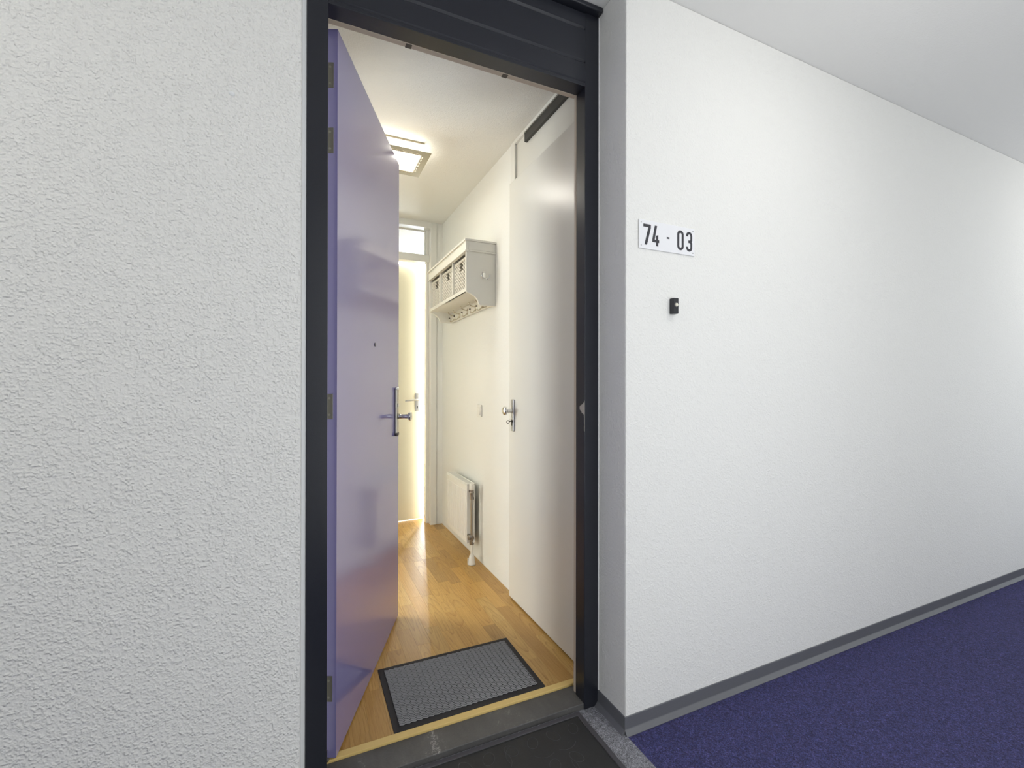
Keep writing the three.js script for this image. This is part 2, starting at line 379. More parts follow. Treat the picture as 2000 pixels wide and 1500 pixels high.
// ---------------------------------------------------------------- back door frame with transom
const BZ0 = -2.624, BZ1 = ZB + 0.010;
{
  const f = struct('trim_3', 'white painted frame of the back door with a glazed transom');
  part('jamb', box(0.972, 1.022, YF, HI, BZ0, BZ1, 0.002), M.framePaint, f);
  part('jamb', box(0.045, 0.095, YF, HI, BZ0, BZ1, 0.002), M.framePaint, f);
  part('stop', box(0.952, 0.972, YF, HI, BZ0, -2.56, 0.0015), M.framePaint, f);
  part('head', box(0.095, 0.972, 2.520, HI, BZ0, BZ1, 0.002), M.framePaint, f);
  part('transom_rail', box(0.095, 0.972, 2.246, 2.306, BZ0, -2.545, 0.002), M.framePaint, f);
  const w = struct('window_1', 'bright transom window above the back door');
  part('pane', box(0.095, 0.952, 2.306, 2.520, -2.603, -2.598), M.tintGlass, w);
  part('glazing_bead', merge([box(0.095, 0.952, 2.306, 2.316, -2.598, -2.586), box(0.095, 0.952, 2.510, 2.520, -2.598, -2.586), box(0.942, 0.952, 2.316, 2.510, -2.598, -2.586), box(0.095, 0.105, 2.316, 2.510, -2.598, -2.586)]), M.framePaint, w);
}
// back door, hinged on its left, standing ajar into the bright room
{
  const d = struct('door_3', 'cream flush door at the end of the hall, slightly ajar');
  d.position.set(0.100, 0, -2.630); d.rotation.y = BACK_AJAR();
  const w = 0.868;
  part('leaf', box(0, w, YF + 0.010, 2.236, -0.040, 0, 0.002), M.creamDoor, d);
  const hx = w - 0.062;
  const pl = part('handle_plate', box(hx - 0.017, hx + 0.017, 0.975, 1.135, 0, 0.008, 0.006), M.alu, d, 'aluminium door plate');
  part('lever', merge([rod([hx, 1.075, 0.006], [hx, 1.075, 0.045], 0.008), tube([[hx, 1.075, 0.045], [hx - 0.02, 1.075, 0.049], [hx - 0.06, 1.073, 0.050], [hx - 0.112, 1.067, 0.049]], 0.0075, 20, 10), ball(hx - 0.112, 1.067, 0.049, 0.0075), ball(hx, 1.075, 0.045, 0.008)]), M.alu, pl, 'lever handle');
  part('keyhole', box(hx - 0.004, hx + 0.004, 1.0, 1.02, 0.0075, 0.0085, 0.001), M.blackPlastic, pl);
}
function BACK_AJAR() { return THREE.MathUtils.degToRad(4.4); }

// ---------------------------------------------------------------- bright room beyond
{
  const X0 = -0.9, X1 = 3.9, Z0 = -5.45, Z1 = -2.62;
  struct('floor_room', 'oak floor of the room beyond', box(X0, X1, -0.06, YF, Z0, -2.7155), std(0xb08a52, 0.45));
  struct('ceiling_room', 'white ceiling of the room beyond', box(X0, X1, HI, HI + 0.1, Z0, Z1), M.hallWall);
  struct('wall_room_left', 'white wall of the room beyond', box(X0 - 0.1, X0, 0, HI, Z0, Z1), M.hallWall);
  struct('wall_room_right', 'white wall on the window side of the room beyond', box(X1, X1 + 0.1, 0, HI, Z0, Z1), M.hallWall);
  struct('wall_room_front', 'partition between hall and bright room', box(XW + 0.12, X1, 0, HI, -2.72, Z1), M.hallWall);
  struct('wall_room_front_left', 'partition left of the hall', box(X0, XL - 0.12, 0, HI, -2.82, -2.7205), M.hallWall);
  const wx0 = 1.55, wx1 = 3.25, wy0 = 0.85, wy1 = 2.40;
  const b = struct('wall_room_back', 'window wall of the room beyond');
  part('wall_piece', box(X0, wx0, 0, HI, Z0 - 0.15, Z0), M.hallWall, b);
  part('wall_piece', box(wx1, X1, 0, HI, Z0 - 0.15, Z0), M.hallWall, b);
  part('wall_piece', box(wx0, wx1, 0, wy0, Z0 - 0.15, Z0), M.hallWall, b);
  part('wall_piece', box(wx0, wx1, wy1, HI, Z0 - 0.15, Z0), M.hallWall, b);
  const w = struct('window_2', 'daylit window of the room beyond');
  const mx0 = 2.27, mx1 = 2.43;
  part('frame', merge([box(wx0, wx0 + 0.05, wy0, wy1, Z0 - 0.10, Z0 - 0.03), box(wx1 - 0.05, wx1, wy0, wy1, Z0 - 0.10, Z0 - 0.03), box(wx0 + 0.05, wx1 - 0.05, wy0, wy0 + 0.05, Z0 - 0.10, Z0 - 0.03), box(wx0 + 0.05, wx1 - 0.05, wy1 - 0.05, wy1, Z0 - 0.10, Z0 - 0.03)]), M.framePaint, w);
  part('mullion', box(mx0, mx1, wy0 + 0.05, wy1 - 0.05, Z0 - 0.10, Z0 - 0.03), M.framePaint, w);
  for (const [a, c] of [[wx0 + 0.05, mx0], [mx1, wx1 - 0.05]]) {
    part('pane', box(a, c, wy0 + 0.05, wy1 - 0.05, Z0 - 0.07, Z0 - 0.064), M.glass, w);
    const L = new THREE.RectAreaLight(DAYLIGHT.color, DAYLIGHT.power, c - a, wy1 - wy0 - 0.1);
    L.name = 'daylight'; L.position.set((a + c) / 2, (wy0 + wy1) / 2, Z0 - 0.055); L.lookAt((a + c) / 2, (wy0 + wy1) / 2, 0); L.castShadow = true; scene.add(L);
  }
}

// ---------------------------------------------------------------- entrance door, open into the hall
{
  const d = struct('door_1', 'lavender purple entrance door standing open into the hall');
  const ang = THREE.MathUtils.degToRad(67.12);
  d.position.set(0.096, 0, -0.260); d.rotation.y = ang;        // local x along the leaf, local z out of its outer face
  const W = 0.886, T = 0.040;
  part('leaf', box(0, W, YF + 0.008, 2.324, -T, 0), M.purple, d);
  for (const y of [2.178, 1.973, 1.137, 0.252]) {
    const h = part('hinge', box(-0.0012, 0.0004, y - 0.040, y + 0.040, -0.0395, -0.0120, 0.0006), M.hingeMetal, d);
    part('knuckle', merge([0, 1, 2].map(i => rod([-0.0035, y - 0.040 + i * 0.0268, -0.0405], [-0.0035, y - 0.0138 + i * 0.0268, -0.0405], 0.0052, 0.0052, 12))), M.hingeMetal, h);
    for (const k of [-0.026, 0.026]) part('screw', rod([-0.0022, y + k, -0.023], [-0.001, y + k, -0.023], 0.0035, 0.0035, 10), M.nickel, h);
  }
  part('pivot', merge([rod([-0.004, YF + 0.002, -0.032], [-0.004, YF + 0.032, -0.032], 0.006), box(-0.010, 0.0, YF + 0.001, YF + 0.010, -0.042, -0.020, 0.002)]), M.hingeMetal, d, 'small metal pivot at the foot of the door');
  const s = 0.815;
  const pl = part('handle_plate', box(s - 0.021, s + 0.021, 0.955, 1.192, 0, 0.013, 0.006), M.nickel, d, 'long brushed nickel security plate');
  part('plate_cap', box(s - 0.022, s + 0.022, 0.953, 0.972, 0.001, 0.0150, 0.006), std(0x55504f, 0.4, { metalness: 0.8 }), pl);
  part('plate_cap', box(s - 0.022, s + 0.022, 1.178, 1.194, 0.001, 0.0150, 0.006), M.chrome, pl);
  const kg = lathe([[0, 0], [0.0135, 0], [0.0120, 0.012], [0.0105, 0.030], [0.0120, 0.048], [0.0195, 0.053], [0.0218, 0.057], [0.0218, 0.062], [0.0200, 0.0655], [0, 0.0665]], 36);
  kg.rotateX(Math.PI / 2); kg.translate(s, 1.050, 0.013);
  part('knob', kg, M.chrome, pl, 'chrome door knob');
  const cy = rod([s, 1.105, 0.012], [s, 1.105, 0.0155], 0.0095, 0.0095, 24);
  part('lock_cylinder', cy, M.alu, pl);
  const pg = lathe([[0, 0], [0.008, 0], [0.008, 0.001], [0.006, 0.0025], [0, 0.002]], 20); pg.rotateX(Math.PI / 2); pg.translate(0.439, 1.370, 0);
  part('peephole', pg, std(0x4a4552, 0.35, { metalness: 0.6 }), d, 'small dark peephole');
}

// ---------------------------------------------------------------- side door on the right
{
  const f = struct('trim_4', 'white frame of the side door with a panel above it');
  const a = -1.083, b = -0.2935, x0 = XW - 0.008, x1 = XW + 0.05;
  part('jamb', box(x0, x1, YF, HI, a, a + 0.052, 0.002), M.framePaint, f);
  part('jamb', box(x0, x1, YF, HI, b - 0.028, b, 0.002), M.framePaint, f);
  part('head', box(x0, x1, 2.549, HI, a + 0.052, b - 0.028, 0.002), M.framePaint, f);
  part('transom_rail', box(x0, x1, 2.285, 2.330, a + 0.052, b - 0.028, 0.002), M.framePaint, f);
  part('transom_panel', box(XW + 0.006, XW + 0.024, 2.330, 2.549, a + 0.052, b - 0.028), M.doorPaint, f);
  const gr = part('vent_grille', box(XW - 0.010, XW + 0.006, 2.497, 2.5465, -0.905, b - 0.029, 0.001), M.grille, f, 'dark ventilation strip along the top of the panel');
  part('lip', box(XW - 0.0135, XW - 0.0095, 2.5405, 2.5475, -0.905, b - 0.029, 0.0012), std(0x8c8980, 0.4, { metalness: 0.5 }), gr);
  const d = struct('door_2', 'white flush side door with chrome knob, closed');
  const X = XW - 0.035;
  part('leaf', box(X, XW - 0.0085, YF + 0.009, 2.322, -1.040, -0.312, 0.003), M.doorPaint, d);
  const pz = -0.982;
  const pl = part('handle_plate', box(X - 0.009, X, 0.953, 1.126, pz - 0.017, pz + 0.017, 0.0085), M.alu, d, 'aluminium door plate');
  const kg = lathe([[0, 0], [0.0120, 0], [0.0112, 0.004], [0.0112, 0.030], [0.0135, 0.033], [0.0215, 0.037], [0.0232, 0.043], [0.0222, 0.049], [0.0165, 0.054], [0, 0.056]], 32);
  kg.rotateZ(Math.PI / 2); kg.translate(X - 0.008, 1.066, pz);
  part('knob', kg, M.chrome, pl, 'chrome knob');
  part('keyhole_rose', rod([X - 0.009, 1.008, pz], [X - 0.0105, 1.008, pz], 0.008, 0.008, 16), M.blackPlastic, pl);
  const key = part('key', merge([rod([X - 0.009, 1.008, pz], [X - 0.026, 1.008, pz], 0.0026, 0.0026, 10), box(X - 0.013, X - 0.010, 0.985, 1.008, pz - 0.0015, pz + 0.0015)]), std(0x6b6657, 0.4, { metalness: 0.8 }), pl, 'small key left in the lock');
  const kr = new THREE.TorusGeometry(0.0075, 0.0021, 8, 20); kr.translate(X - 0.033, 1.005, pz);
  part('key_bow', kr, std(0x6b6657, 0.4, { metalness: 0.8 }), pl);
}

// ---------------------------------------------------------------- number plate and doorbell
{
  const t = thing('number_plate', 'white plate reading 74 - 03 screwed to the wall right of the entrance', 'sign', [1.199, 1.7385, 0.0015]);
  part('plate', box(-0.131, 0.131, -0.0505, 0.0505, 0, 0.003, 0.0008), M.signPlate, t);
  const H = 0.0365, z0 = 0.003;                           // half height of the digits
  const ext = s => { const g = new THREE.ExtrudeGeometry(s, { depth: 0.0005, bevelEnabled: false, curveSegments: 20 }); g.translate(0, 0, z0); return metricUV(g); };
  const poly = p => { const s = new THREE.Shape(); p.forEach((q, i) => i ? s.lineTo(...q) : s.moveTo(...q)); s.closePath(); return s; };
  const k = 0.0105;                                        // stroke
  part('digit', ext(poly([[-0.112, H], [-0.0780, H], [-0.0780, H - 0.0115], [-0.0955, -H], [-0.1070, -H], [-0.0893, H - k], [-0.112, H - k]])), M.signInk, t, 'black digit 7');
  part('digit', ext(poly([[-0.0600, H], [-0.0495, H], [-0.0605, -0.0135], [-0.0540, -0.0135], [-0.0540, 0.0010], [-0.0445, 0.0040], [-0.0445, -0.0135], [-0.0400, -0.0135], [-0.0400, -0.0235], [-0.0445, -0.0235], [-0.0445, -H], [-0.0542, -H], [-0.0542, -0.0235], [-0.0713, -0.0235], [-0.0713, -0.0140]])), M.signInk, t, 'black digit 4');
  part('hyphen', ext(poly([[-0.0040, 0.0035], [0.0075, 0.0035], [0.0075, -0.0030], [-0.0040, -0.0030]])), M.signInk, t);
  const stadium = (cx, hw, hh, cls) => { const s = new cls(); s.moveTo(cx - hw, -hh + hw); s.lineTo(cx - hw, hh - hw); s.absarc(cx, hh - hw, hw, Math.PI, 0, true); s.lineTo(cx + hw, -hh + hw); s.absarc(cx, -hh + hw, hw, 0, -Math.PI, true); return s; };
  const o = stadium(0.0612, 0.0157, H, THREE.Shape); o.holes.push(stadium(0.0612, 0.0060, H - 0.0095, THREE.Path));
  part('digit', ext(o), M.signInk, t, 'black digit 0');
  // 3: two stacked bowls
  const cx = 0.1040, R = 0.0152, r = 0.0058, ty = H - R, by = -H + R;
  const s3 = new THREE.Shape();
  s3.moveTo(cx - R, ty - 0.002); s3.lineTo(cx - R, ty); s3.absarc(cx, ty, R, Math.PI, 0, true); s3.lineTo(cx + R, 0.0065); s3.quadraticCurveTo(cx + R, 0.0015, cx + R - 0.004, 0.0002);
  s3.quadraticCurveTo(cx + R, -0.0012, cx + R, -0.0062); s3.lineTo(cx + R, by); s3.absarc(cx, by, R, 0, -Math.PI, true); s3.lineTo(cx - R, by + 0.002); s3.lineTo(cx - r, by + 0.002); s3.lineTo(cx - r, by);
  s3.absarc(cx, by, r, -Math.PI, 0, false); s3.lineTo(cx + r, -0.0092); s3.quadraticCurveTo(cx + r, -0.0048, cx + 0.001, -0.0048); s3.lineTo(cx - 0.004, -0.0048); s3.lineTo(cx - 0.004, 0.0052); s3.lineTo(cx + 0.001, 0.0052);
  s3.quadraticCurveTo(cx + r, 0.0052, cx + r, 0.0096); s3.lineTo(cx + r, ty); s3.absarc(cx, ty, r, 0, Math.PI, false); s3.lineTo(cx - r, ty - 0.002); s3.closePath();
  part('digit', ext(s3), M.signInk, t, 'black digit 3');
  for (const [x, y] of [[-0.1215, 0.0405], [-0.1215, -0.0405], [0.1225, 0.0405], [0.1225, -0.0405]]) part('screw', rod([x, y, z0 - 0.0005], [x, y, z0 + 0.0008], 0.0022, 0.0022, 10), M.screw, t);
}
{
  const t = thing('doorbell', 'small black doorbell with a round ivory button below the number plate', 'doorbell', [1.2235, 1.4925, 0.0]);
  part('housing', box(-0.0115, 0.0115, -0.028, 0.028, 0.0004, 0.022, 0.0022), M.blackPlastic, t);
  part('collar', rod([-0.001, 0.003, 0.0215], [-0.001, 0.003, 0.0235], 0.0078, 0.0074, 22), M.screw, t);
  const g = lathe([[0, 0], [0.0062, 0], [0.0062, 0.003], [0.0048, 0.0045], [0, 0.0052]], 22); g.rotateX(Math.PI / 2); g.translate(-0.001, 0.003, 0.0232);
  part('button', g, M.button, t, 'ivory push button');
}

// ---------------------------------------------------------------- mats
{
  const X0 = 0.281, X1 = 0.862, Z0 = -0.669, Z1 = -0.2925;
  const t = thing('doormat', 'grey ribbed doormat with a black rubber border inside the doorway', 'doormat', [(X0 + X1) / 2, YF, (Z0 + Z1) / 2]);
  const hw = (X1 - X0) / 2, hd = (Z1 - Z0) / 2, br = 0.022;
  part('backing', box(-hw, hw, 0.0002, 0.0030, -hd, hd, 0.0012), M.matRubber, t, 'black rubber backing and border');
  part('pile_base', box(-hw + br, hw - br, 0.0028, 0.0040, -hd + br, hd - br, 0.0005), M.yarnDark, t);
  // wavy ridges of grey yarn
  const rows = 38, pos = [], idx = [], L = 2 * (hw - br) - 0.002, D = 2 * (hd - br), per = 0.0205, N = 170;
  for (let r = 0; r < rows; r++) {
    const zc = -hd + br + D * (r + 0.5) / rows, base = pos.length / 3;
    for (let i = 0; i <= N; i++) {
      const x = -L / 2 + L * i / N, ph = ((x / per + (r % 2) * 0.06) % 1 + 1) % 1;
      const saw = ph < 0.72 ? ph / 0.72 : 1 - (ph - 0.72) / 0.28;
      const z = zc + 0.0046 * (saw - 0.5) + 0.0004 * (rnd() - 0.5), hgt = 0.0066 + 0.0008 * rnd(), wd = 0.0019 + 0.0004 * rnd();
      pos.push(x, 0.0039, z - wd, x, hgt, z - wd * 0.45, x, hgt, z + wd * 0.45, x, 0.0039, z + wd);
      if (i) for (let k = 0; k < 3; k++) { const p = base + (i - 1) * 4 + k, q = p + 4; idx.push(p, p + 1, q, q, p + 1, q + 1); }
    }
  }
  const g = new THREE.BufferGeometry(); g.setAttribute('position', new THREE.Float32BufferAttribute(pos, 3)); g.setIndex(idx); g.computeVertexNormals();
  const y = part('yarn_ridges', metricUV(g), M.yarn, t, 'wavy ridges of grey yarn'); y.userData.kind = 'stuff';
}
{
  const X0 = 0.165, X1 = 0.923, Z0 = -0.1520, Z1 = 0.315;
  const t = thing('rubber_mat', 'black rubber mat with embossed rings on the corridor floor before the threshold', 'doormat', [(X0 + X1) / 2, 0.0016, (Z0 + Z1) / 2]);
  const hw = (X1 - X0) / 2, hd = (Z1 - Z0) / 2, br = 0.0185;
  part('border', merge([
    box(-hw, hw, 0, 0.0062, -hd, -hd + br - 0.001, 0.002), box(-hw, hw, 0, 0.0062, hd - br + 0.001, hd, 0.002),
    box(-hw, -hw + br - 0.001, 0, 0.0062, -hd + br - 0.002, hd - br + 0.002, 0.002), box(hw - br + 0.001, hw, 0, 0.0062, -hd + br - 0.002, hd - br + 0.002, 0.002)]), std(0x47454a, 0.6), t, 'raised rubber border');
  part('field', box(-hw + br * 0.6, hw - br * 0.6, 0, 0.0042, -hd + br * 0.6, hd - br * 0.6), M.rubber, t);
  part('inner_lip', merge([box(-hw + br, hw - br, 0.004, 0.0052, -hd + br + 0.0008, -hd + br + 0.0028), box(hw - br - 0.0028, hw - br - 0.0008, 0.004, 0.0052, -hd + br + 0.003, hd - br), box(-hw + br + 0.0008, -hw + br + 0.0028, 0.004, 0.0052, -hd + br + 0.003, hd - br)]), M.rubber, t);
  // pairs of embossed rings and arcs
  for (let j = 0; j < 4; j++) for (let i = 0; i < 9; i++) {
    const x = -hw + 0.062 + i * 0.079 + (j % 2) * 0.025, z = -hd + 0.062 + j * 0.108;
    if (x > hw - 0.04 || z > hd - 0.04) continue;
    const g = new THREE.TorusGeometry(0.021 + 0.002 * rnd(), 0.0009, 5, 30); g.rotateX(Math.PI / 2); g.scale(0.82, 0.7, 1.15); g.rotateY(0.5 * (i % 2 ? 1 : -1)); g.translate(x, 0.0043, z);
    part('embossed_ring', g, M.rubberLine, t);
    const a = new THREE.TorusGeometry(0.046, 0.0008, 5, 26, 1.7); a.rotateX(Math.PI / 2); a.scale(1, 0.7, 1); a.rotateY(rnd() * 6.28); a.translate(x + 0.02, 0.0043, z + 0.025);
    if (x < hw - 0.085 && x > -hw + 0.05 && z > -hd + 0.05 && z < hd - 0.1) part('embossed_arc', a, M.rubberLine, t);
  }
}

// ---------------------------------------------------------------- coat rack with baskets
{
  const XF = 0.886, ZN = -1.322, ZR = -2.202;
  const t = thing('coat_rack', 'white wall coat rack with three cubbies and a row of hooks', 'coat rack', [XW, 1.69, (ZN + ZR) / 2]);
  const lx = x => x - XW, ly = y => y - 1.69, lz = z => z - (ZN + ZR) / 2;
  const B = (x0, x1, y0, y1, z0, z1, r = 0.0015) => box(lx(x0), lx(x1), ly(y0), ly(y1), lz(z0), lz(z1), r);
  const xb = XW - 0.001;
  function side(z0) {
    const s = new THREE.Shape();
    s.moveTo(lx(xb), ly(2.06)); s.lineTo(lx(XF), ly(2.06)); s.lineTo(lx(XF), ly(1.767));
    s.lineTo(lx(XF + 0.004), ly(1.763)); s.bezierCurveTo(lx(0.930), ly(1.752), lx(0.958), ly(1.732), lx(0.963), ly(1.708)); s.quadraticCurveTo(lx(0.966), ly(1.692), lx(0.978), ly(1.691)); s.lineTo(lx(xb), ly(1.691)); s.closePath();
    const g = new THREE.ExtrudeGeometry(s, { depth: 0.016, bevelEnabled: true, bevelSize: 0.001, bevelThickness: 0.001, bevelSegments: 1, curveSegments: 14 }); g.translate(0, 0, lz(z0));
    return metricUV(g);
  }
  part('side_panel', side(ZN - 0.017), M.shelfPaint, t); part('side_panel', side(ZR + 0.001), M.shelfPaint, t);
  part('top_board', B(XF - 0.014, xb, 2.068, 2.081, ZR - 0.012, ZN + 0.012, 0.003), M.shelfPaint, t);
  part('fascia', B(XF - 0.005, XF + 0.012, 2.012, 2.068, ZR - 0.004, ZN + 0.004), M.shelfPaint, t);
  for (const z of [ZN, ZR - 0.004]) part('fascia', B(XF + 0.012, xb, 2.018, 2.068, z, z + 0.004), M.shelfPaint, t);
  part('moulding', merge([B(XF - 0.012, XF + 0.012, 2.004, 2.0135, ZR - 0.010, ZN + 0.010, 0.003), B(XF + 0.012, xb, 2.006, 2.0165, ZN + 0.0012, ZN + 0.009, 0.003)]), M.shelfPaint, t);
  part('bottom_board', B(XF, xb, 1.768, 1.782, ZR + 0.017, ZN - 0.017), M.shelfPaint, t);
  part('bottom_lip', B(XF - 0.001, XF + 0.012, 1.768, 1.790, ZR + 0.018, ZN - 0.018), M.shelfPaint, t);
  part('back_board', B(xb - 0.008, xb, 1.782, 2.06, ZR + 0.017, ZN - 0.017), M.shelfPaint, t);
  part('hook_rail', B(xb - 0.016, xb, 1.695, 1.768, ZR + 0.017, ZN - 0.017), M.shelfPaint, t);
  const div = [-1.612, -1.912];
  for (const z of div) part('divider', B(XF + 0.001, xb - 0.008, 1.782, 2.06, z - 0.007, z + 0.007), M.shelfPaint, t);
  // double coat hooks under the rail
  for (const z of [-2.10, -1.98, -1.80, -1.63, -1.50, -1.39]) {
    const x = lx(xb - 0.016), y = ly(1.724), zz = lz(z);
    const h = part('hook', merge([
      box(x - 0.003, x, y - 0.021, y + 0.021, zz - 0.009, zz + 0.009, 0.0014),
      tube([[x - 0.002, y - 0.008, zz], [x - 0.014, y - 0.024, zz], [x - 0.028, y - 0.035, zz], [x - 0.040, y - 0.028, zz], [x - 0.043, y - 0.013, zz]], 0.0042, 22, 8),
      tube([[x - 0.002, y + 0.010, zz], [x - 0.020, y + 0.010, zz], [x - 0.040, y + 0.018, zz], [x - 0.050, y + 0.028, zz]], 0.0040, 16, 8)]), M.hookMetal, t);
    part('tip', ball(x - 0.043, y - 0.010, zz, 0.0062), M.hookTip, h);
    part('tip', ball(x - 0.051, y + 0.029, zz, 0.0062), M.hookMetal, h);
  }
  // double hook on the near side panel
  const hx = lx(0.997), hy = ly(1.868), hz = lz(ZN);
  const h = part('hook', merge([box(hx - 0.009, hx + 0.009, hy - 0.016, hy + 0.026, hz + 0.001, hz + 0.004, 0.0014),
    tube([[hx - 0.003, hy - 0.010, hz + 0.003], [hx - 0.014, hy - 0.021, hz + 0.018], [hx - 0.024, hy - 0.012, hz + 0.028], [hx - 0.028, hy + 0.006, hz + 0.030]], 0.0032, 18, 8),
    tube([[hx + 0.003, hy - 0.010, hz + 0.003], [hx + 0.014, hy - 0.021, hz + 0.018], [hx + 0.024, hy - 0.012, hz + 0.028], [hx + 0.028, hy + 0.006, hz + 0.030]], 0.0032, 18, 8)]), M.chrome, t, 'chrome double hook on the side panel');
  for (const k of [-0.005, 0.005]) part('screw', rod([hx + k, hy + 0.020, hz + 0.0035], [hx + k, hy + 0.020, hz + 0.0048], 0.0022, 0.0022, 8), M.hookTip, h);

  // wicker baskets standing in the cubbies
  const bays = [[ZN - 0.0185, div[0] + 0.0085, 'white wicker basket in the cubby nearest the entrance'], [div[0] - 0.0085, div[1] + 0.0085, 'white wicker basket in the middle cubby'], [div[1] - 0.0085, ZR + 0.0185, 'white wicker basket in the cubby nearest the back door']];
  for (const [za, zb, label] of bays) {
    const w = (za - zb) - 0.010, hgt = 0.211, dep = 0.155;
    const b = thing('wicker_basket', label, 'basket', [XF + 0.016, 1.7822, (za + zb) / 2], 0, 'baskets in the coat rack');
    const holeW = 0.052, holeY0 = hgt - 0.068, holeY1 = hgt - 0.020;
    part('bottom', box(0.009, dep - 0.002, 0.0005, 0.005, -w / 2 + 0.006, w / 2 - 0.006), M.wicker, b);
    part('back', box(dep - 0.006, dep, 0.0005, hgt - 0.0145, -w / 2 + 0.006, w / 2 - 0.006), M.wicker, b);
    // front weave: upright stakes, with flat strands passing over and under
    const weave = [], n = 15, pitch = w / n, rows = 17, rp = (hgt - 0.018) / rows;
    for (let r = 0; r < rows; r++) {
      const y = 0.004 + (r + 0.5) * rp;
      const runs = y > holeY0 - 0.005 && y < holeY1 + 0.006 ? [[-w / 2, -holeW / 2], [holeW / 2, w / 2]] : [[-w / 2, w / 2]];
      for (const [a, c] of runs) {
        const pos = [], idx = [], N = Math.max(4, Math.round((c - a) / pitch * 4));
        for (let i = 0; i <= N; i++) {
          const z = a + (c - a) * i / N, ph = (z + w / 2) / pitch * Math.PI + (r % 2) * Math.PI, ox = 0.0042 - 0.0040 * Math.cos(ph), hh = rp * (0.30 + 0.13 * Math.cos(ph));
          pos.push(ox + 0.0012, y - hh, z, ox, y, z, ox + 0.0012, y + hh, z);
          if (i) for (let k = 0; k < 2; k++) { const p = (i - 1) * 3 + k, q = p + 3; idx.push(p, q, p + 1, q, q + 1, p + 1); }
        }
        const g = new THREE.BufferGeometry(); g.setAttribute('position', new THREE.Float32BufferAttribute(pos, 3)); g.setIndex(idx); g.computeVertexNormals(); weave.push(metricUV(g));
      }
    }
    for (let i = 0; i <= n; i++) { const z = Math.max(-w / 2 + 0.002, Math.min(w / 2 - 0.002, -w / 2 + i * pitch + pitch / 2)); if (Math.abs(z) < holeW / 2 + 0.003) { weave.push(rod([0.0045, 0.003, z], [0.0045, holeY0, z], 0.0022, 0.0022, 6), rod([0.0045, holeY1, z], [0.0045, hgt - 0.01, z], 0.0022, 0.0022, 6)); } else weave.push(rod([0.0045, 0.003, z], [0.0045, hgt - 0.01, z], 0.0022, 0.0022, 6)); }
    const wv = part('woven_front', merge(weave), M.wicker, b, 'woven wicker front'); wv.userData.kind = 'stuff';
    part('rim', merge([box(-0.001, 0.010, hgt - 0.016, hgt, -w / 2, w / 2, 0.004), box(0.010, dep, hgt - 0.014, hgt, -w / 2, -w / 2 + 0.009, 0.003), box(0.010, dep, hgt - 0.014, hgt, w / 2 - 0.009, w / 2, 0.003), box(dep - 0.008, dep, hgt - 0.014, hgt, -w / 2 + 0.009, w / 2 - 0.009, 0.003)]), M.wicker, b, 'plaited rim');
    part('side', box(0.009, dep, 0.002, hgt - 0.013, -w / 2 + 0.0005, -w / 2 + 0.0055, 0.001), M.wicker, b); part('side', box(0.009, dep, 0.002, hgt - 0.013, w / 2 - 0.0055, w / 2 - 0.0005, 0.001), M.wicker, b);
    part('foot', box(0.001, 0.009, 0, 0.006, -w / 2, w / 2, 0.002), M.wicker, b);
  }
}

